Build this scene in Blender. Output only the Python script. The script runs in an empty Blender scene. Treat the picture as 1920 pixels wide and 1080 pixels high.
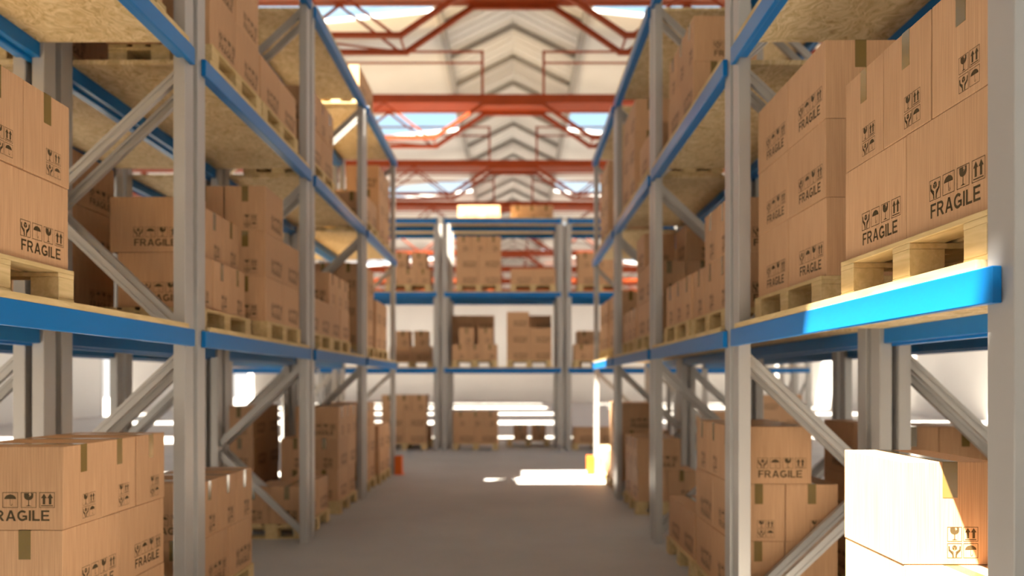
import bpy, bmesh, math, random
from mathutils import Vector, Matrix
R = random.Random(7)
S = bpy.context.scene
COL = S.collection
PI = math.pi

# ------------------------------------------------------------------ materials
def new_mat(name):
    m = bpy.data.materials.new(name); m.use_nodes = True
    nt = m.node_tree
    b = nt.nodes['Principled BSDF']
    return m, nt, b
def nd(nt, t, **kw):
    n = nt.nodes.new(t)
    for k, v in kw.items():
        if k in n.inputs: n.inputs[k].default_value = v
        else: setattr(n, k, v)
    return n
def ramp(nt, src, stops):
    r = nt.nodes.new('ShaderNodeValToRGB')
    e = r.color_ramp.elements
    while len(e) > 1: e.remove(e[-1])
    e[0].position, e[0].color = stops[0][0], (*stops[0][1], 1)
    for p, c in stops[1:]:
        x = e.new(p); x.color = (*c, 1)
    nt.links.new(src, r.inputs[0]); return r.outputs[0]
def mapped(nt, scale, coord='Object'):
    tc = nt.nodes.new('ShaderNodeTexCoord'); mp = nt.nodes.new('ShaderNodeMapping')
    mp.inputs['Scale'].default_value = scale
    nt.links.new(tc.outputs[coord], mp.inputs[0]); return mp.outputs[0]
def bump(nt, b, src, strength, dist=0.002):
    n = nd(nt, 'ShaderNodeBump'); n.inputs['Strength'].default_value = strength; n.inputs['Distance'].default_value = dist
    nt.links.new(src, n.inputs['Height']); nt.links.new(n.outputs[0], b.inputs['Normal'])
def mixc(nt, f, a, b_, mode='MIX'):
    m = nt.nodes.new('ShaderNodeMix'); m.data_type = 'RGBA'; m.blend_type = mode
    if isinstance(f, float): m.inputs[0].default_value = f
    else: nt.links.new(f, m.inputs[0])
    for i, v in ((6, a), (7, b_)):
        if isinstance(v, tuple): m.inputs[i].default_value = (*v, 1)
        else: nt.links.new(v, m.inputs[i])
    return m.outputs[2]
def plain(name, col, rough=0.5, metal=0.0, noise=0.0, nscale=8.0, spec=0.5):
    m, nt, b = new_mat(name)
    b.inputs['Roughness'].default_value = rough; b.inputs['Metallic'].default_value = metal
    b.inputs['Specular IOR Level'].default_value = spec
    b.inputs['Base Color'].default_value = (*col, 1)
    if noise:
        n = nd(nt, 'ShaderNodeTexNoise', Scale=nscale, Detail=4.0)
        nt.links.new(mapped(nt, (1, 1, 1)), n.inputs['Vector'])
        lo = tuple(c*(1-noise) for c in col); hi = tuple(min(1, c*(1+noise)) for c in col)
        nt.links.new(ramp(nt, n.outputs[0], [(0.3, lo), (0.7, hi)]), b.inputs['Base Color'])
    return m

def cardboard():
    m, nt, b = new_mat('cardboard')
    b.inputs['Roughness'].default_value = 0.62; b.inputs['Specular IOR Level'].default_value = 0.25
    # fine vertical flutes: one wave in x, one in y
    n1 = nd(nt, 'ShaderNodeTexNoise', Scale=1.0, Detail=2.0)
    nt.links.new(mapped(nt, (260, 260, 3)), n1.inputs['Vector'])
    c1 = ramp(nt, n1.outputs[0], [(0.35, (0.50, 0.285, 0.150)), (0.65, (0.64, 0.385, 0.215))])
    n2 = nd(nt, 'ShaderNodeTexNoise', Scale=1.0, Detail=3.0)
    nt.links.new(mapped(nt, (55, 55, 1.0)), n2.inputs['Vector'])
    c2 = ramp(nt, n2.outputs[0], [(0.3, (0.95, 0.94, 0.93)), (0.7, (1.0, 1.0, 1.0))])
    col = mixc(nt, 1.0, c1, c2, 'MULTIPLY')
    # every box its own slight tone
    oi = nt.nodes.new('ShaderNodeObjectInfo')
    c3 = ramp(nt, oi.outputs['Random'], [(0.0, (0.90, 0.89, 0.88)), (1.0, (1.0, 1.0, 1.0))])
    col = mixc(nt, 1.0, col, c3, 'MULTIPLY')
    nt.links.new(col, b.inputs['Base Color'])
    bump(nt, b, n1.outputs[0], 0.25, 0.001)
    return m
def osb():
    m, nt, b = new_mat('osb_board')
    b.inputs['Roughness'].default_value = 0.75; b.inputs['Specular IOR Level'].default_value = 0.2
    d = nd(nt, 'ShaderNodeTexNoise', Scale=3.0, Detail=2.0)
    mp = mapped(nt, (1, 1, 1)); nt.links.new(mp, d.inputs['Vector'])
    ad = nt.nodes.new('ShaderNodeVectorMath'); ad.operation = 'ADD'
    sc = nt.nodes.new('ShaderNodeVectorMath'); sc.operation = 'SCALE'; sc.inputs['Scale'].default_value = 0.6
    nt.links.new(d.outputs['Color'], sc.inputs[0]); nt.links.new(mp, ad.inputs[0]); nt.links.new(sc.outputs[0], ad.inputs[1])
    m2 = nt.nodes.new('ShaderNodeMapping'); m2.inputs['Scale'].default_value = (9, 26, 9); m2.inputs['Rotation'].default_value = (0, 0, 0.5)
    nt.links.new(ad.outputs[0], m2.inputs[0])
    v = nd(nt, 'ShaderNodeTexVoronoi', Scale=1.6); nt.links.new(m2.outputs[0], v.inputs['Vector'])
    n = nd(nt, 'ShaderNodeTexNoise', Scale=1.3, Detail=6.0, Roughness=0.7); nt.links.new(m2.outputs[0], n.inputs['Vector'])
    sp = nt.nodes.new('ShaderNodeSeparateColor'); nt.links.new(v.outputs['Color'], sp.inputs[0])
    ca = ramp(nt, sp.outputs[0], [(0.0, (0.56, 0.42, 0.23)), (0.5, (0.68, 0.52, 0.30)), (1.0, (0.76, 0.61, 0.39))])
    cb = ramp(nt, n.outputs[0], [(0.30, (0.45, 0.34, 0.2)), (0.42, (0.85, 0.8, 0.7)), (0.6, (1, 1, 1))])
    nt.links.new(mixc(nt, 1.0, ca, cb, 'MULTIPLY'), b.inputs['Base Color'])
    return m
def wood(name, a, c):
    m, nt, b = new_mat(name)
    b.inputs['Roughness'].default_value = 0.7; b.inputs['Specular IOR Level'].default_value = 0.25
    n = nd(nt, 'ShaderNodeTexNoise', Scale=1.0, Detail=4.0, Distortion=0.6)
    nt.links.new(mapped(nt, (4, 28, 28)), n.inputs['Vector'])
    nt.links.new(ramp(nt, n.outputs[0], [(0.3, a), (0.7, c)]), b.inputs['Base Color'])
    return m
def blue_metal():
    m, nt, b = new_mat('blue_powder_coat')
    b.inputs['Base Color'].default_value = (0.005, 0.145, 0.42, 1)
    b.inputs['Roughness'].default_value = 0.30
    b.inputs['Specular IOR Level'].default_value = 0.22
    n = nd(nt, 'ShaderNodeTexNoise', Scale=420.0, Detail=1.0)
    nt.links.new(mapped(nt, (1, 1, 1)), n.inputs['Vector'])
    bump(nt, b, n.outputs[0], 0.15, 0.0005)
    return m
def grey_metal():
    m, nt, b = new_mat('galvanised_grey')
    b.inputs['Base Color'].default_value = (0.43, 0.41, 0.39, 1)
    b.inputs['Roughness'].default_value = 0.38; b.inputs['Metallic'].default_value = 0.3
    n = nd(nt, 'ShaderNodeTexNoise', Scale=300.0, Detail=1.0)
    nt.links.new(mapped(nt, (1, 1, 1)), n.inputs['Vector'])
    bump(nt, b, n.outputs[0], 0.1, 0.0005)
    return m
def concrete():
    m, nt, b = new_mat('concrete_floor')
    b.inputs['Roughness'].default_value = 0.6; b.inputs['Specular IOR Level'].default_value = 0.35
    n = nd(nt, 'ShaderNodeTexNoise', Scale=0.7, Detail=8.0, Roughness=0.65)
    nt.links.new(mapped(nt, (1, 1, 1)), n.inputs['Vector'])
    n2 = nd(nt, 'ShaderNodeTexNoise', Scale=60.0, Detail=3.0)
    nt.links.new(mapped(nt, (1, 1, 1)), n2.inputs['Vector'])
    c = ramp(nt, n.outputs[0], [(0.3, (0.43, 0.405, 0.385)), (0.7, (0.51, 0.485, 0.46))])
    c2 = ramp(nt, n2.outputs[0], [(0.3, (0.88, 0.88, 0.88)), (0.7, (1, 1, 1))])
    nt.links.new(mixc(nt, 1.0, c, c2, 'MULTIPLY'), b.inputs['Base Color'])
    bump(nt, b, n2.outputs[0], 0.15, 0.003)
    return m
def skylight_glass():
    m = bpy.data.materials.new('skylight_glass'); m.use_nodes = True
    nt = m.node_tree; nt.nodes.clear()
    o = nt.nodes.new('ShaderNodeOutputMaterial'); mx = nt.nodes.new('ShaderNodeMixShader')
    t = nt.nodes.new('ShaderNodeBsdfTransparent'); g = nt.nodes.new('ShaderNodeBsdfGlossy')
    t.inputs[0].default_value = (0.96, 0.985, 1.0, 1); g.inputs['Roughness'].default_value = 0.03
    mx.inputs[0].default_value = 0.05
    nt.links.new(t.outputs[0], mx.inputs[1]); nt.links.new(g.outputs[0], mx.inputs[2]); nt.links.new(mx.outputs[0], o.inputs[0])
    return m

M = dict(card=cardboard(), osb=osb(), pallet=wood('pallet_pine', (0.52, 0.37, 0.17), (0.68, 0.51, 0.27)),
         blue=blue_metal(), grey=grey_metal(), floor=concrete(), glass=skylight_glass(),
         tape=plain('packing_tape', (0.19, 0.125, 0.035), 0.16, spec=0.7),
         ink=plain('stencil_ink', (0.070, 0.046, 0.018), 0.6, spec=0.2),
         red=plain('red_oxide_steel', (0.25, 0.040, 0.008), 0.5, noise=0.08, nscale=2, spec=.2),
         wall=plain('painted_wall', (0.72, 0.705, 0.68), 0.8, noise=0.02, nscale=0.6, spec=0.2),
         roof=plain('roof_sheet', (0.62, 0.605, 0.58), 0.7, noise=0.03, nscale=1.0, spec=0.2),
         purlin=plain('purlin_grey', (0.30, 0.285, 0.265), 0.6),
         frame=plain('skylight_frame_white', (0.85, 0.85, 0.84), 0.5),
         orange=plain('orange_guard', (0.75, 0.15, 0.012), 0.4))

# ------------------------------------------------------------------ mesh helpers
def bm_box(bm, x0, x1, y0, y1, z0, z1, mtx=None):
    vs = [bm.verts.new((x, y, z)) for x in (x0, x1) for y in (y0, y1) for z in (z0, z1)]
    if mtx is not None:
        for v in vs: v.co = mtx @ v.co
    for f in ((0,1,3,2), (4,6,7,5), (0,4,5,1), (2,3,7,6), (0,2,6,4), (1,5,7,3)):
        bm.faces.new([vs[i] for i in f])
    return vs
def bm_bar(bm, a, b_, w, h, up=(0, 0, 1)):
    """rectangular bar from a to b, w wide sideways, h in the up direction"""
    a = Vector(a); b_ = Vector(b_); d = b_ - a; L = d.length; d.normalize()
    u = Vector(up); s = d.cross(u); s.normalize(); u2 = s.cross(d)
    mt = Matrix((( d.x, s.x, u2.x, a.x), (d.y, s.y, u2.y, a.y), (d.z, s.z, u2.z, a.z), (0, 0, 0, 1)))
    bm_box(bm, 0, L, -w/2, w/2, -h/2, h/2, mt)
def bm_tube(bm, a, b_, r, n=8):
    a = Vector(a); b_ = Vector(b_); d = (b_ - a).normalized()
    s = d.orthogonal().normalized(); t = d.cross(s)
    ra = [bm.verts.new(a + (s*math.cos(2*PI*i/n) + t*math.sin(2*PI*i/n))*r) for i in range(n)]
    rb = [bm.verts.new(b_ + (s*math.cos(2*PI*i/n) + t*math.sin(2*PI*i/n))*r) for i in range(n)]
    for i in range(n): bm.faces.new([ra[i], ra[(i+1) % n], rb[(i+1) % n], rb[i]])
    bm.faces.new(ra[::-1]); bm.faces.new(rb)
def finish(bm, name, mat, bevel=0.0, seg=1):
    if bevel: bmesh.ops.bevel(bm, geom=bm.edges[:], offset=bevel, segments=seg, affect='EDGES', profile=0.5)
    bmesh.ops.recalc_face_normals(bm, faces=bm.faces[:])
    me = bpy.data.meshes.new(name); bm.to_mesh(me); bm.free(); me.materials.append(mat); return me
def link(name, me, parent=None, loc=(0,0,0), rz=0.0):
    o = bpy.data.objects.new(name, me); COL.objects.link(o)
    o.location = loc; o.rotation_euler = (0, 0, rz)
    if parent: o.parent = parent
    return o
def tag(o, label=None, cat=None, group=None, kind=None):
    if label: o['label'] = label
    if cat: o['category'] = cat
    if group: o['group'] = group
    if kind: o['kind'] = kind
    return o
def struct(name, bm, mat, label, parent=None, bevel=0.0):
    o = link(name, finish(bm, name, mat, bevel), parent)
    if parent is None: tag(o, label, name.split('_')[0], kind='structure')
    return o
def copy_tree(o, parent=None):
    c = o.copy(); COL.objects.link(c); c.parent = parent
    for ch in [x for x in o.children]: copy_tree(ch, c)
    return c

# ------------------------------------------------------------------ printed marks (flat ink shapes)
class Ink:
    def __init__(s): s.p = []          # polygons as lists of (x, z)
    def poly(s, pts): s.p.append(list(pts))
    def rect(s, x0, z0, x1, z1): s.poly([(x0, z0), (x1, z0), (x1, z1), (x0, z1)])
    def stroke(s, pts, w):
        for (ax, az), (bx, bz) in zip(pts, pts[1:]):
            dx, dz = bx-ax, bz-az; L = math.hypot(dx, dz) or 1
            nx, nz = -dz/L*w/2, dx/L*w/2; ex, ez = dx/L*w*0.25, dz/L*w*0.25
            s.poly([(ax+nx-ex, az+nz-ez), (ax-nx-ex, az-nz-ez), (bx-nx+ex, bz-nz+ez), (bx+nx+ex, bz+nz+ez)])
    def ring(s, cx, cz, rx, rz_, w, a0, a1, n=14):
        prev = None
        for i in range(n+1):
            a = math.radians(a0 + (a1-a0)*i/n); c, sn = math.cos(a), math.sin(a)
            cur = ((cx+rx*c, cz+rz_*sn), (cx+(rx-w)*c, cz+(rz_-w)*sn))
            if prev: s.poly([prev[0], cur[0], cur[1], prev[1]])
            prev = cur
    def add(s, other, ox, oz, k):
        for q in other.p: s.p.append([(ox+x*k, oz+z*k) for x, z in q])

def letters():
    d = {}
    w = 0.205
    i = Ink(); i.rect(0, 0, w, 1); i.rect(w, .83, .72, 1); i.rect(w, .42, .63, .58); d['F'] = (i, .72)
    i = Ink(); i.rect(0, 0, w, 1); i.rect(w, .83, .48, 1); i.rect(w, .40, .48, .56)
    i.ring(.48, .70, .33, .30, w*0.9, -90, 90); i.poly([(.36, .42), (.58, .44), (.90, 0), (.65, 0)]); d['R'] = (i, .90)
    i = Ink(); i.poly([(0, 0), (.21, 0), (.56, 1), (.36, 1)]); i.poly([(.94, 0), (.73, 0), (.38, 1), (.58, 1)]); i.rect(.22, .22, .74, .38); d['A'] = (i, .94)
    i = Ink(); i.ring(.48, .50, .48, .51, w, 45, 315, 22); i.rect(.50, .36, .93, .52); i.rect(.74, .10, .93, .52); d['G'] = (i, .95)
    i = Ink(); i.rect(0, 0, w, 1); d['I'] = (i, w)
    i = Ink(); i.rect(0, 0, w, 1); i.rect(w, 0, .70, .17); d['L'] = (i, .70)
    i = Ink(); i.rect(0, 0, w, 1); i.rect(w, .83, .76, 1); i.rect(w, .42, .70, .58); i.rect(w, 0, .78, .17); d['E'] = (i, .78)
    return d
LET = letters()
def word(txt, x0, z0, height, width):
    gap = .12; tot = sum(LET[c][1] for c in txt) + gap*(len(txt)-1)
    o = Ink(); x = 0
    for c in txt:
        o.add(LET[c][0], x, 0, 1.0); x += LET[c][1] + gap
    kx = width/tot; r = Ink()
    for q in o.p: r.p.append([(x0+a*kx, z0+b*height) for a, b in q])
    return r
def frame_ink(i):
    t = .035
    i.rect(0, 0, 1, t); i.rect(0, 1-t, 1, 1); i.rect(0, t, t, 1-t); i.rect(1-t, t, 1, 1-t)
def ic_umbrella():
    i = Ink(); frame_ink(i)
    n = 12; top = [(.5+.38*math.cos(PI*k/n), .56+.30*math.sin(PI*k/n)) for k in range(n+1)]
    for k in range(n): i.poly([(.5, .58), top[k], top[k+1]])
    for c in (.217, .405, .595, .783):
        i.poly([(c-.095, .565), (c+.095, .565), (c+.06, .60), (c-.06, .60)])
    i.rect(.485, .22, .515, .58); i.rect(.485, .84, .515, .90)
    i.ring(.56, .22, .075, .09, .03, 180, 360, 8); i.rect(.605, .22, .635, .27)
    return i
def ic_glass():
    i = Ink(); frame_ink(i)
    i.poly([(.20, .94), (.56, .94), (.50, .86), (.58, .80), (.52, .70), (.60, .76), (.68, .84), (.62, .94), (.80, .94), (.80, .70), (.74, .58), (.60, .50), (.40, .50), (.26, .58), (.20, .70)])
    i.rect(.47, .14, .53, .52); i.poly([(.30, .10), (.70, .10), (.53, .17), (.47, .17)])
    return i
def ic_arrows():
    i = Ink(); frame_ink(i)
    for c in (.30, .70):
        i.rect(c-.085, .22, c+.085, .66); i.poly([(c-.19, .62), (c+.19, .62), (c, .92)])
    i.rect(.12, .10, .88, .16)
    return i
def ic_hands():
    i = Ink(); frame_ink(i)
    cx, cz, r = .5, .70, .20
    h = [(cx+r*math.sin(k*PI/3), cz+r*math.cos(k*PI/3)) for k in range(6)]
    c = (cx, cz)
    def shrink(q, k=.86):
        mx = sum(a for a, b in q)/len(q); mz = sum(b for a, b in q)/len(q)
        return [(mx+(a-mx)*k, mz+(b-mz)*k) for a, b in q]
    i.poly(shrink([h[0], h[1], c, h[5]])); i.poly(shrink([h[1], h[2], h[3], c])); i.poly(shrink([h[5], c, h[3], h[4]]))
    for s in (-1, 1):
        m = lambda x, z: (.5+s*x, z)
        i.stroke([m(.10, .08), m(.12, .26), m(.22, .38), m(.36, .52), m(.38, .78)], .10)
        i.stroke([m(.12, .26), m(.10, .40), m(.22, .48)], .055)
        i.stroke([m(.22, .34), m(.28, .56)], .045)
    return i
ICON = dict(h=ic_hands(), u=ic_umbrella(), g=ic_glass(), a=ic_arrows())

BL, BW, BH = 0.592, 0.392, 0.430     # carton
def ink_mesh(name, ink, face):
    """ink drawn in face coordinates (0,0 = lower left seen from outside) put on one side of the carton"""
    bm = bmesh.new()
    e = 0.0006
    for q in ink.p:
        if face == 'front':  vs = [(-BL/2 + x, -BW/2 - e, z) for x, z in q]
        elif face == 'back': vs = [(BL/2 - x, BW/2 + e, z) for x, z in q]
        elif face == 'right': vs = [(BL/2 + e, -BW/2 + x, z) for x, z in q]
        else: vs = [(-BL/2 - e, BW/2 - x, z) for x, z in q]
        try: bm.faces.new([bm.verts.new(v) for v in vs])
        except ValueError: pass
    me = bpy.data.meshes.new(name); bm.to_mesh(me); bm.free(); me.materials.append(M['ink']); return me
wide = Ink(); x0 = BL - .044 - .365
for k, c in enumerate('huga'): wide.add(ICON[c], x0 + .095*k, .115, .080)
wide.p += word('FRAGILE', x0+.008, .047, .055, .330).p
small = Ink(); sx = BW - .078 - .130
small.add(ICON['g'], sx, .097, .0615); small.add(ICON['a'], sx+.0675, .097, .0615)
small.add(ICON['h'], sx, .028, .0615); small.add(ICON['u'], sx+.0675, .028, .0615)
INKS = [('fragile_print', ink_mesh('fragile_print', wide, 'front')), ('fragile_print', ink_mesh('fragile_print', wide, 'back')),
        ('handling_symbols', ink_mesh('handling_symbols', small, 'right')), ('handling_symbols', ink_mesh('handling_symbols', small, 'left'))]

def carton_mesh():
    bm = bmesh.new()
    bm_box(bm, -BL/2, BL/2, -BW/2, BW/2, 0, BH)
    return finish(bm, 'cardboard_box', M['card'], 0.003, 2)
def tape_mesh():
    bm = bmesh.new(); e = .0012; w = .031
    bm_box(bm, -BL/2-e, BL/2+e, -w, w, BH-.0004, BH+e)
    bm_box(bm, BL/2-.0004, BL/2+e, -w, w, BH-.15, BH+e)
    bm_box(bm, -BL/2-e, -BL/2+.0004, -w, w, BH-.15, BH+e)
    return finish(bm, 'packing_tape', M['tape'])
proto_box = link('cardboard_box', carton_mesh())
link('packing_tape', tape_mesh(), proto_box)
for n, me in INKS: link(n, me, proto_box)

# ------------------------------------------------------------------ pallet 1.2 x 0.8 (long side along x, origin = front left corner)
PH = 0.172
def make_pallet():
    root = bpy.data.objects.new('wooden_pallet', None); COL.objects.link(root)
    bm = bmesh.new()
    for x0_, x1_ in ((0, 1.2),):
        for k in range(5):
            y0 = k*(.8-.145)/4; w = .145 if k % 2 == 0 else .10
            if k % 2: y0 += .022
            bm_box(bm, 0, 1.2, y0, y0+w, PH-.022, PH)
    link('top_deck', finish(bm, 'top_deck', M['pallet'], .002), root)
    for k, xc in enumerate((.0725, .6, 1.1275)):
        bm = bmesh.new()
        bm_box(bm, xc-.0725, xc+.0725, 0, .8, PH-.046, PH-.0225)
        bm_box(bm, xc-.0725, xc+.0725, 0, .8, 0, .0195)
        st = link('stringer', finish(bm, 'stringer', M['pallet'], .002), root)
        for yc in (.0, .3275, .655):
            bm = bmesh.new(); bm_box(bm, xc-.07, xc+.07, yc, yc+.145, .020, PH-.0465)
            link('spacer_block', finish(bm, 'spacer_block', M['pallet'], .002), st)
    return root
proto_pallet = make_pallet()
used = dict(box=False, pal=False)

# ------------------------------------------------------------------ rack bays
L1, L2, L3 = 2.058, 4.070, 6.020
BT, BOARD = 0.122, 0.034
SHELF = [0.0, L1+BT+BOARD, L2+BT+BOARD, L3+BT+BOARD]
BAY, PITCH, RD, UW, UD = 3.225, 3.30, 1.08, 0.145, 0.085
def make_bay():
    """local: x along the aisle, y into the rack, front at y = 0"""
    root = bpy.data.objects.new('pallet_rack', None); COL.objects.link(root)
    topz = 6.19
    for xa in (0, BAY-UW):
        for back in (0, 1):
            bm = bmesh.new()
            f = (lambda y: RD-y) if back else (lambda y: y)
            def bx(x0_, x1_, y0, y1, z0, z1):
                a, b_ = sorted((f(y0), f(y1))); bm_box(bm, xa+x0_, xa+x1_, a, b_, z0, z1)
            t = .006
            bx(0, UW, 0, UD, 0, topz)
            up = link('upright', finish(bm, 'upright', M['grey'], .004, 2), root)
            bm = bmesh.new(); bx(-.012, UW+.012, -.010, UD+.012, 0, .006)
            link('base_plate', finish(bm, 'base_plate', M['grey']), up)
        # zigzag bracing of this end frame
        xc = xa + UW/2
        zf = [.10, 2.00, 2.12, 4.02, 4.14, 6.00]; zr = [1.05, 3.07, 5.07]
        for k in range(3):
            for a, b_ in ((zf[2*k], zr[k]-.03), (zf[2*k+1], zr[k]+.03)):
                bm = bmesh.new()
                p, q = (xc, .055, a), (xc, RD-.055, b_)
                bm_bar(bm, p, q, .028, .064, up=(0, 0, 1))
                for s in (-1, 1):
                    dz = .031*s
                    bm_bar(bm, (xc, .055, a+dz), (xc, RD-.055, b_+dz), .042, .024)
                link('brace', finish(bm, 'brace', M['grey']), root)
    for z in (L1, L2, L3):
        for back in (0, 1):
            bm = bmesh.new()
            f = (lambda y: RD-y) if back else (lambda y: y)
            def bx(x0_, x1_, y0, y1, z0, z1):
                a, b_ = sorted((f(y0), f(y1))); bm_box(bm, x0_, x1_, a, b_, z0, z1)
            bx(UW-.085, BAY-UW+.085, -.010 if back else -.036, -.002, z, z+BT)
            bx(UW+.004, BAY-UW-.004, -.002, .060, z+.018, z+BT)
            link('beam', finish(bm, 'beam', M['blue'], .004, 2), root)
        bm = bmesh.new(); bm_box(bm, UW+.012, BAY-UW-.012, -.030, RD+.006, z+BT, z+BT+BOARD)
        sb = link('shelf_board', finish(bm, 'shelf_board', M['osb']), root)
        bm = bmesh.new(); bm_box(bm, UW+.012, BAY-UW-.012, -.033, -.0301, z+BT, z+BT+BOARD)
        link('edge_band', finish(bm, 'edge_band', M['pallet']), sb)
    return root
proto_bay = make_bay(); bay_used = False
def place_bay(loc, rz, label, group):
    global bay_used
    o = proto_bay if not bay_used else copy_tree(proto_bay)
    bay_used = True
    o.location = loc; o.rotation_euler = (0, 0, rz)
    tag(o, label, 'pallet rack', group)
    return o
XL, XR, YB = 2.31, 1.59, 21.1
Y0 = 2.52
NTH = ['first', 'second', 'third', 'fourth', 'fifth', 'sixth', 'seventh', 'eighth', 'ninth', 'tenth']
for i in range(4):
    w = ['nearest', 'second', 'third', 'farthest'][i]
    place_bay((-XL, Y0+PITCH*i, 0), PI/2, f'blue and grey pallet rack bay left of the aisle, {w} from the camera', 'left aisle rack bays')
    place_bay((XR, Y0+PITCH*i+BAY, 0), -PI/2, f'blue and grey pallet rack bay right of the aisle, {w} from the camera', 'right aisle rack bays')
    place_bay((-XL-RD-.05, Y0+PITCH*i, 0), PI/2, f'rack bay standing behind the left aisle rack, {w} from the camera', 'rack bays behind the left rack')
    place_bay((XR+RD+.05, Y0+PITCH*i+BAY, 0), -PI/2, f'rack bay standing behind the right aisle rack, {w} from the camera', 'rack bays behind the right rack')
XB0 = -.28 - BAY/2
BN = {-2: 'leftmost', -1: 'left of centre', 0: 'closing the aisle centrally', 1: 'right of centre', 2: 'rightmost'}
for k in range(-2, 3):
    place_bay((XB0+PITCH*k, YB, 0), 0, f'far cross rack bay facing the camera, {BN[k]}', 'far cross rack bays')
    place_bay((XB0+PITCH*k, YB+RD+.05, 0), 0, f'rack bay standing behind the far cross rack, {BN[k]}', 'rack bays behind the far cross rack')

# ------------------------------------------------------------------ loaded pallets
RK = {'L': 'left rack', 'R': 'right rack', 'LL': 'rack behind left rack', 'RR': 'rack behind right rack', 'B': 'far cross rack', 'BB': 'rack behind cross rack'}
LV = ['floor', 'lower shelf', 'middle shelf', 'top shelf']
stack_no = {}
NBOX = 0
def stack(rk, d0, front, lev, layers, shifts=None, pallet_front=None, blank=False):
    """rk rack; d0 start along the aisle (back rack: left x); front = distance of the face from x=0 (back rack: y)
    layers bottom-up: P = 2 long x 2 deep, p = near half of P, b = far half, Q = 3 across, Qxyz subset, H = front row of P only"""
    global NBOX
    z = SHELF[lev]
    pf = front - .02 if pallet_front is None else pallet_front
    def W(u, v, base=front):
        if rk in ('L', 'LL'): return (-(base+v), d0+u)
        if rk in ('R', 'RR'): return (base+v, d0+u)
        return (d0+u, base+v)
    n = stack_no.get((rk, lev), 0); stack_no[(rk, lev)] = n+1
    order = 'from left' if rk in ('B', 'BB') else 'back'
    where = f'{NTH[n]} pallet {order}, {RK[rk]}, {LV[lev]}'
    o = proto_pallet if not used['pal'] else copy_tree(proto_pallet)
    used['pal'] = True
    ang = {'L': PI/2, 'LL': PI/2, 'R': -PI/2, 'RR': -PI/2}.get(rk, 0)
    if rk in ('L', 'LL'): loc = (-pf, d0, z)
    elif rk in ('R', 'RR'): loc = (pf, d0+1.2, z)
    else: loc = (d0, pf, z)
    o.location = loc; o.rotation_euler = (0, 0, ang)
    tag(o, f'wooden pallet under boxes: {where}', 'pallet', 'loaded wooden pallets')
    z += PH + .001
    nl = len(layers)
    for li, lay in enumerate(layers):
        lname = 'only' if nl == 1 else ('top' if li == nl-1 else ('bottom' if li == 0 else 'middle'))
        sh = (shifts[li] if shifts else 0) + R.uniform(-.006, .006)
        items = []
        c = lay[0]
        nearw, farw = ('left', 'right') if rk in ('B', 'BB') else ('near', 'far')
        if c in 'PpbHxh':
            for ui, un in ((0, nearw), (1, farw)):
                if c == 'p' and ui == 1 or c == 'b' and ui == 0: continue
                for vi, vn in ((0, 'front'), (1, 'rear')):
                    if c == 'H' and vi: continue
                    if c == 'x' and ui == vi: continue
                    if c == 'h' and (ui or vi): continue
                    if vi and (ui or rk in ('B', 'BB')): continue      # hidden behind the others from every side of the aisle
                    items.append((.3+.6*ui, .2+.4*vi, 0, f'{un} {vn}'))
        elif c == 'G':
            items = [(.38, .3, 1, nearw + ' end-on'), (.89, .3, 1, farw + ' end-on')]
        else:
            which = [int(x) for x in lay[1:]] or [0, 1, 2]
            for ui in which:
                items.append((.2+.4*ui, .3, 1, [nearw, 'middle', farw][ui] + ' end-on'))
        for u, v, turned, pos in items:
            b_ = proto_box if not used['box'] else copy_tree(proto_box)
            used['box'] = True; NBOX += 1
            if blank and pos.startswith('far') :
                for ch in list(b_.children):
                    if ch.name.startswith('fragile'): bpy.data.objects.remove(ch)
            wx, wy = W(u, v+sh + R.uniform(-.003, .003))
            base = PI/2 if rk in ('L', 'LL', 'R', 'RR') else 0
            rz = base + (PI/2 if turned else 0) + R.uniform(-.004, .004)
            b_.location = (wx, wy, z); b_.rotation_euler = (0, 0, rz)
            tag(b_, f'brown {pos} box, {lname} layer, {where}', 'box', 'cardboard boxes stacked on pallets')
        z += BH + .0022

# left aisle rack
stack('L', 4.10, 2.325, 0, ['P', 'P', 'Q'])
stack('L', 5.98, 2.36, 0, ['P', 'Q'])
stack('L', 9.12, 2.40, 0, ['P'])
stack('L', 10.85, 2.38, 0, ['P', 'P', 'Q'])
stack('L', 12.6, 2.40, 0, ['P', 'P', 'Q'])
stack('L', 14.0, 2.36, 0, ['P', 'P'])
stack('L', 3.0, 2.34, 1, ['P', 'Q'])
stack('L', 6.2, 2.49, 1, ['Q', 'Q'], [0, .06], 2.44)
stack('L', 7.6, 2.37, 1, ['P', 'P', 'p'])
stack('L', 9.17, 2.38, 1, ['P'])
stack('L', 10.42, 2.40, 1, ['P', 'Q'])
stack('L', 12.5, 2.40, 1, ['P', 'P', 'P'])
stack('L', 13.95, 2.40, 1, ['P', 'P'])
stack('L', 4.3, 2.42, 2, ['P', 'P'])
stack('L', 6.1, 2.33, 2, ['P', 'P', 'P'])
stack('L', 7.34, 2.33, 2, ['P'])
stack('L', 9.25, 2.36, 2, ['P', 'Q'])
stack('L', 12.6, 2.36, 2, ['P'])
stack('L', 14.25, 2.40, 2, ['P', 'P', 'Q'])
stack('L', 12.45, 2.40, 3, ['P'])
# rack behind it
stack('LL', 5.86, 3.54, 1, ['P', 'P', 'P'])
stack('LL', 6.0, 3.52, 2, ['P', 'P'])
stack('LL', 10.9, 3.56, 0, ['P', 'P', 'P'])
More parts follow.
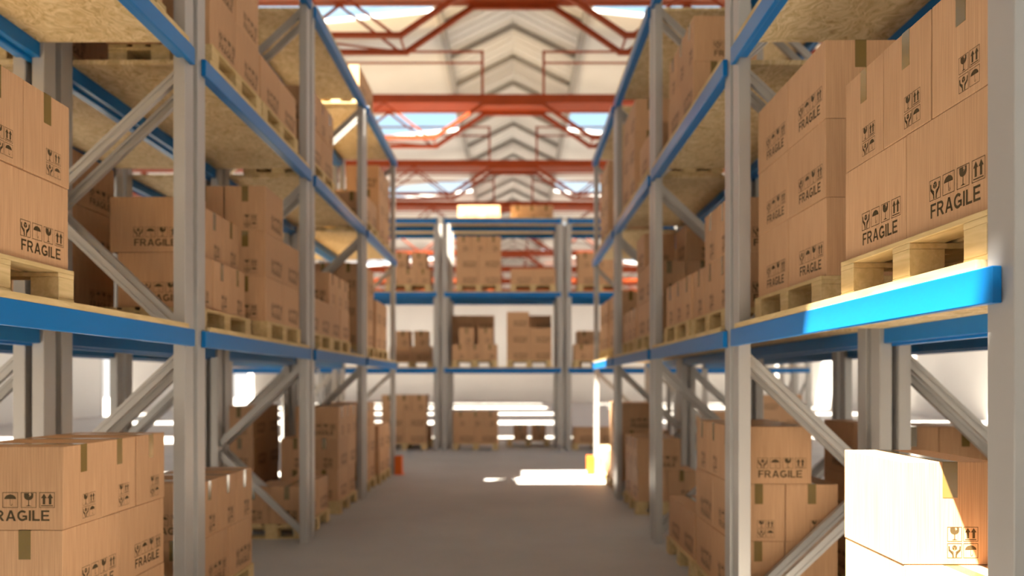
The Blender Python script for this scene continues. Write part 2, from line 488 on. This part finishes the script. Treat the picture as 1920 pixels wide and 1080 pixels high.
# right aisle rack
stack('R', 2.72, 1.63, 0, ['P', 'P', 'b'], blank=True)
stack('R', 5.97, 1.65, 0, ['P', 'P', 'Q'])
stack('R', 7.25, 1.65, 0, ['P'])
stack('R', 10.8, 1.69, 0, ['P', 'Q'])
stack('R', 12.6, 1.68, 0, ['P', 'P', 'Q'])
stack('R', 14.0, 1.66, 0, ['P'])
stack('R', 2.68, 1.62, 1, ['P', 'Q'])
stack('R', 4.36, 1.71, 1, ['P', 'P', 'P'])
stack('R', 6.2, 1.68, 1, ['Q', 'Q01'])
stack('R', 7.42, 1.66, 1, ['Q'])
stack('R', 9.45, 1.66, 1, ['P', 'P', 'x'])
stack('R', 10.75, 1.66, 1, ['Q'])
stack('R', 12.6, 1.67, 1, ['P', 'P'])
stack('R', 13.95, 1.66, 1, ['P', 'P'])
stack('R', 7.49, 1.70, 2, ['P', 'Q'])
stack('R', 9.2, 1.66, 2, ['P'])
stack('R', 10.9, 1.67, 2, ['P', 'P', 'P'])
stack('R', 13.9, 1.66, 2, ['P', 'P', 'P'])
stack('RR', 5.96, 2.80, 0, ['P', 'P', 'P'])
stack('RR', 8.4, 2.82, 1, ['P', 'P', 'P'])
# far cross rack
stack('B', -5.9+.02, YB+.05, 0, ['P', 'P'])
stack('B', -3.50, YB+.05, 0, ['P', 'P', 'Q'])
stack('B', -1.60, YB+.05, 0, ['P', 'Q'])
stack('B', 1.60, YB+.05, 0, ['P'])
stack('B', 4.90, YB+.05, 0, ['P', 'P'])
stack('B', 6.50, YB+.05, 0, ['P', 'P', 'P'])
stack('B', -1.62, YB+.05, 1, ['Q', 'G'])
stack('B', -.17, YB+.05, 1, ['P', 'P', 'h'])
stack('B', 1.62, YB+.05, 1, ['Q'])
stack('B', -3.40, YB+.05, 2, ['Q', 'G'])
stack('B', -1.52, YB+.05, 2, ['P', 'P', 'Q'])
stack('B', -.07, YB+.05, 2, ['P'])
stack('B', 1.72, YB+.05, 2, ['P', 'Q'])
stack('BB', -1.56, YB+1.25, 3, ['P'])
stack('BB', -.07, YB+1.25, 3, ['Q'])
stack('BB', -3.50, YB+1.25, 0, ['P'])
stack('BB', -.17, YB+1.25, 0, ['G'])
stack('BB', -3.48, YB+1.25, 1, ['P', 'G'])
stack('BB', -1.73, YB+1.25, 1, ['P', 'P', 'P'])
stack('BB', -.12, YB+1.25, 1, ['P', 'P', 'P'])
stack('BB', 1.80, YB+1.25, 1, ['P', 'Q'])
print('NBOX', NBOX)

# ------------------------------------------------------------------ column guards
def guard(x, y, s, label):
    bm = bmesh.new()
    bm_box(bm, -.10, .10, -.012, 0, 0, .36); bm_box(bm, -.10, -.088, 0, .13, 0, .36); bm_box(bm, .088, .10, 0, .13, 0, .36)
    bm_box(bm, -.15, .15, -.05, .13, 0, .008)
    o = link('column_guard', finish(bm, 'column_guard', M['orange'], .002), None, (x, y, 0), s)
    tag(o, label, 'column guard', 'orange steel guards at the rack ends')
guard(-XL+.13, 15.58, PI/2, 'orange steel column guard at the end upright of the left rack')
guard(XR-.13, 15.58, -PI/2, 'sunlit orange column guard at the end upright of the right rack')

# ------------------------------------------------------------------ hall
WX, YN, YF = 21.7, -14.0, 72.0
XE, ZE, ZR, ZW = 2.02, 12.05, 13.05, 10.05         # edge and ridge of the raised centre, wall top
SL = (ZE-ZW)/(WX-XE)
def zside(x): return ZE - SL*(abs(x)-XE)
bm = bmesh.new(); bm_box(bm, -60, 60, YN-20, YF+20, -.2, 0)
struct('floor', bm, M['floor'], 'grey concrete warehouse floor')
def wall_with_doors(name, x0, x1, doors, label):
    bm = bmesh.new(); y = YN
    for a, b_, h in doors:
        bm_box(bm, x0, x1, y, a, 0, ZW); bm_box(bm, x0, x1, a, b_, h, ZW); y = b_
    bm_box(bm, x0, x1, y, YF, 0, ZW)
    struct(name, bm, M['wall'], label)
LD = [(41.9, 45.2, 4.0), (61.6, 66.3, 4.2)]
wall_with_doors('wall_left', -WX-.3, -WX, LD, 'cream side wall on the left with open dock doors')
wall_with_doors('wall_right', WX, WX+.3, [], 'cream side wall on the right')
for nme, a, b_, lab in (('wall_back', YF, YF+.3, 'cream end wall of the hall behind the far racks'), ('wall_front', YN-.3, YN, 'cream end wall behind the camera')):
    bm = bmesh.new(); bm_box(bm, -WX-.3, WX+.3, a, b_, 0, ZW)
    vs = [(-WX, ZW), (-XE, ZE), (0, ZR), (XE, ZE), (WX, ZW)]
    fr = [bm.verts.new((x, a, z)) for x, z in vs]; bk = [bm.verts.new((x, b_, z)) for x, z in vs]
    bm.faces.new(fr); bm.faces.new(bk[::-1])
    for k in range(5): bm.faces.new([fr[k], bk[k], bk[(k+1) % 5], fr[(k+1) % 5]])
    struct(nme, bm, M['wall'], lab)
for k, (a, b_, h) in enumerate(LD):
    bm = bmesh.new()
    for yy in (a, b_-.12): bm_box(bm, -WX-.35, -WX+.05, yy, yy+.12, 0, h)
    bm_box(bm, -WX-.35, -WX+.05, a+.12, b_-.12, h-.15, h)
    struct(f'door_{k+1}', bm, M['frame'], 'white frame of an open dock door in the left wall')
# roof: raised gable in the middle, flatter slopes either side with skylight rows
SKY0, SKP, SKL, SXI, SXO = 8.9, 10.35, 2.75, 2.12, 21.3
rows = [SKY0 + SKP*n for n in range(-2, 7)]
rows = [(-1.3, 1.75) if abs(y) < 3 else (y, SKL) for y in rows if y > YN+.3 and y+SKL < YF-.3]
def slope_quad(bm, s, xa, xb, ya, yb, t=.06):
    """slab of the side roof between |x| xa..xb"""
    v = []
    for dz in (0, t):
        for x, y in ((xa, ya), (xb, ya), (xb, yb), (xa, yb)):
            v.append(bm.verts.new((s*x, y, zside(x)+dz)))
    for f in ((0,1,2,3), (4,5,6,7), (0,1,5,4), (1,2,6,5), (2,3,7,6), (3,0,4,7)): bm.faces.new([v[i] for i in f])
for s, nm in ((-1, 'left'), (1, 'right')):
    bm = bmesh.new(); y = YN
    for r0, SKL in rows:
        slope_quad(bm, s, XE, WX+.3, y, r0); slope_quad(bm, s, XE, SXI, r0, r0+SKL); slope_quad(bm, s, SXO, WX+.3, r0, r0+SKL)
        y = r0+SKL
    slope_quad(bm, s, XE, WX+.3, y, YF)
    struct(f'ceiling_{nm}', bm, M['roof'], f'pale sheet roof sloping down to the {nm} with skylight rows')
bm = bmesh.new()
for s in (-1, 1):
    v = []
    for dz in (0, .16):
        for x, z, y in ((0, ZR, YN), (XE, ZE, YN), (XE, ZE, YF), (0, ZR, YF)): v.append(bm.verts.new((s*x, y, z+dz)))
    for f in ((0,1,2,3), (4,5,6,7), (0,1,5,4), (1,2,6,5), (2,3,7,6), (3,0,4,7)): bm.faces.new([v[i] for i in f])
y = YN + .5
while y < YF:                                     # fine ribs of the sheet
    for s in (-1, 1):
        bm_bar(bm, (0, y, ZR-.012), (s*XE, y, ZE-.012), .06, .03)
    y += .47
struct('ceiling', bm, M['roof'], 'raised ribbed gable roof over the aisle')
n = 0
y = 24.9 - 2.35*16
bm = bmesh.new()
while y < YF-.2:
    if y > YN:
        for s in (-1, 1): bm_bar(bm, (0, y, ZR-.10), (s*1.98, y, ZR-.10-1.98*(ZR-ZE)/XE), .10, .14)
    y += 2.35
for s in (-1, 1): bm_box(bm, s*XE-.09, s*XE+.09, YN, YF, ZE-.22, ZE-.02)
struct('trim_1', bm, M['purlin'], 'grey chevron purlins under the roof ridge')
for k, (r0, SKL) in enumerate(rows):
    for s, nm in ((-1, 'left'), (1, 'right')):
        bm = bmesh.new(); t = .07
        for ya, yb in ((r0, r0+t), (r0+SKL-t, r0+SKL)):
            bm_bar(bm, (s*SXI, (ya+yb)/2, zside(SXI)+.04), (s*SXO, (ya+yb)/2, zside(SXO)+.04), t, .10)
        for x in (SXI+t/2, SXO-t/2, 7.2, 12.0, 16.7):
            w = t if x in (SXI+t/2, SXO-t/2) else .05
            bm_box(bm, s*x-w/2, s*x+w/2, r0+t, r0+SKL-t, zside(x)-.01, zside(x)+.09)
        o = struct(f'window_{2*k+(s > 0)+1}', bm, M['frame'], f'skylight row in the {nm} roof slope, row {k+1} from the camera end')
        bm = bmesh.new()
        q = [bm.verts.new((s*x, yy, zside(x)+.07)) for x, yy in ((SXI, r0), (SXO, r0), (SXO, r0+SKL), (SXI, r0+SKL))]
        bm.faces.new(q); link('glass_pane', finish(bm, 'glass_pane', M['glass']), o)

# ------------------------------------------------------------------ roof trusses
def truss():
    root = bpy.data.objects.new('roof_truss', None); COL.objects.link(root)
    HB = 9.83; dA, dB = -.93, 0.0
    W_ = WX - .05
    bm = bmesh.new()
    bm_box(bm, -W_, W_, dA, dA+.12, HB, HB+.24); bm_box(bm, -W_, W_, dB-.12, dB, HB, HB+.24)
    bm_box(bm, -W_, -.95, dA+.12, dB-.12, HB+.02, HB+.05); bm_box(bm, .95, W_, dA+.12, dB-.12, HB+.02, HB+.05)
    bm_box(bm, -.95, .95, dA+.30, dB-.12, HB+.02, HB+.05)
    link('tie_beam', finish(bm, 'tie_beam', M['red'], .006), root)
    LOW = 8.83
    for dy in (dA+.05, dB-.05):
        bm = bmesh.new(); w = .10
        pts = [(-W_, LOW), (-2.28, LOW), (-.85, HB-.03), (.85, HB-.03), (2.28, LOW), (W_, LOW)]
        for (xa, za), (xb, zb) in zip(pts, pts[1:]): bm_bar(bm, (xa, dy, za), (xb, dy, zb), w, w)
        for x, z in pts[1:-1]: bm_box(bm, x-w/2, x+w/2, dy-w/2-.001, dy+w/2+.001, z-w/2, z+w/2)
        link('lower_chord', finish(bm, 'lower_chord', M['red']), root)
        for s in (-1, 1):
            bm = bmesh.new(); x = 2.4; up = True
            while x + 1.9 < W_:
                a, b_ = (LOW, HB) if up else (HB, LOW)
                bm_bar(bm, (s*x, dy, a), (s*(x+1.3), dy, b_), .05, .05)
                x += 1.3; up = not up
            link('web_bracing', finish(bm, 'web_bracing', M['red']), root)
    bm = bmesh.new()
    for s in (-1, 1):
        for k in range(6):
            x = 2.3 + 2.6*k
            bm_bar(bm, (s*x, dA+.05, LOW), (s*(x+1.3 if k % 2 else x), dB-.05, LOW+.02), .04, .04)
            bm_bar(bm, (s*x, dB-.05, LOW), (s*(x+2.6), dA+.05, LOW), .035, .035)
    link('cross_bracing', finish(bm, 'cross_bracing', M['red']), root)
    for s in (-1, 1):
        bm = bmesh.new()
        bm_bar(bm, (s*.88, dA+.05, HB+.24), (s*.88, dA+.05, 11.33), .07, .07, up=(0, 1, 0))
        bm_bar(bm, (s*.85, dA+.05, 11.30), (s*9.2, dA+.05, 11.30), .05, .05)
        bm_bar(bm, (s*.85, dA+.05, 10.98), (s*12.0, dA+.05, 10.98), .045, .045)
        link('hanger_frame', finish(bm, 'hanger_frame', M['red']), root)
    return root
tr = truss(); TD = 6.74; first = True
k = 0; y = 16.98 - 4*TD; m_ = 0
while y < YF-1:
    if y > 5:
        o = tr if first else copy_tree(tr); first = False
        o.location = (0, y, 0); m_ += 1
        tag(o, 'red steel roof truss overhead, nearer than any visible one' if m_ == 1 else f'red steel roof truss spanning the hall, {NTH[m_-2]} visible one beyond the camera', 'roof truss', 'red roof trusses')
    y += TD

# ------------------------------------------------------------------ light
sun = bpy.data.lights.new('sun', 'SUN'); sun.energy = 50; sun.angle = math.radians(.6); sun.color = (1.0, .905, .75)
so = bpy.data.objects.new('sun', sun); COL.objects.link(so)
dirv = Vector((4.55, 4.6, -11.9))
so.rotation_euler = dirv.to_track_quat('-Z', 'Y').to_euler(); so.location = (-10, -8, 30)
w = bpy.data.worlds.new('World'); S.world = w; w.use_nodes = True
nt = w.node_tree; bg = nt.nodes['Background']
tc = nt.nodes.new('ShaderNodeTexCoord'); sx_ = nt.nodes.new('ShaderNodeSeparateXYZ')
nt.links.new(tc.outputs['Generated'], sx_.inputs[0])
nt.links.new(ramp(nt, sx_.outputs['Z'], [(0.0, (1.0, .97, .92)), (0.12, (1, 1, 1)), (.32, (.52, .80, 1.0)), (1.0, (.30, .66, 1.0))]), bg.inputs['Color'])
bg.inputs['Strength'].default_value = 1.0

# ------------------------------------------------------------------ camera
cam = bpy.data.cameras.new('camera'); co = bpy.data.objects.new('camera', cam); COL.objects.link(co)
co.location = (0, 0, 1.8); co.rotation_euler = (PI/2, 0, 0)
cam.sensor_width = 36; cam.lens = 36*1490/1920
cam.shift_x = -2/1920; cam.shift_y = 177/1920
cam.clip_end = 300
cam.dof.use_dof = True; cam.dof.focus_distance = 3.2
cam.dof.aperture_fstop = (cam.lens/1000)/.022
S.camera = co
S.view_settings.view_transform = 'Standard'; S.view_settings.look = 'None'
S.view_settings.exposure = 0.42; S.view_settings.gamma = 1.0; S.view_settings.use_curve_mapping = False
S.cycles.max_bounces = 10; S.cycles.diffuse_bounces = 6; S.cycles.glossy_bounces = 3; S.cycles.transparent_max_bounces = 12
S.cycles.use_denoising = True; S.cycles.caustics_reflective = False; S.cycles.caustics_refractive = False
S.cycles.sample_clamp_indirect = 8.0
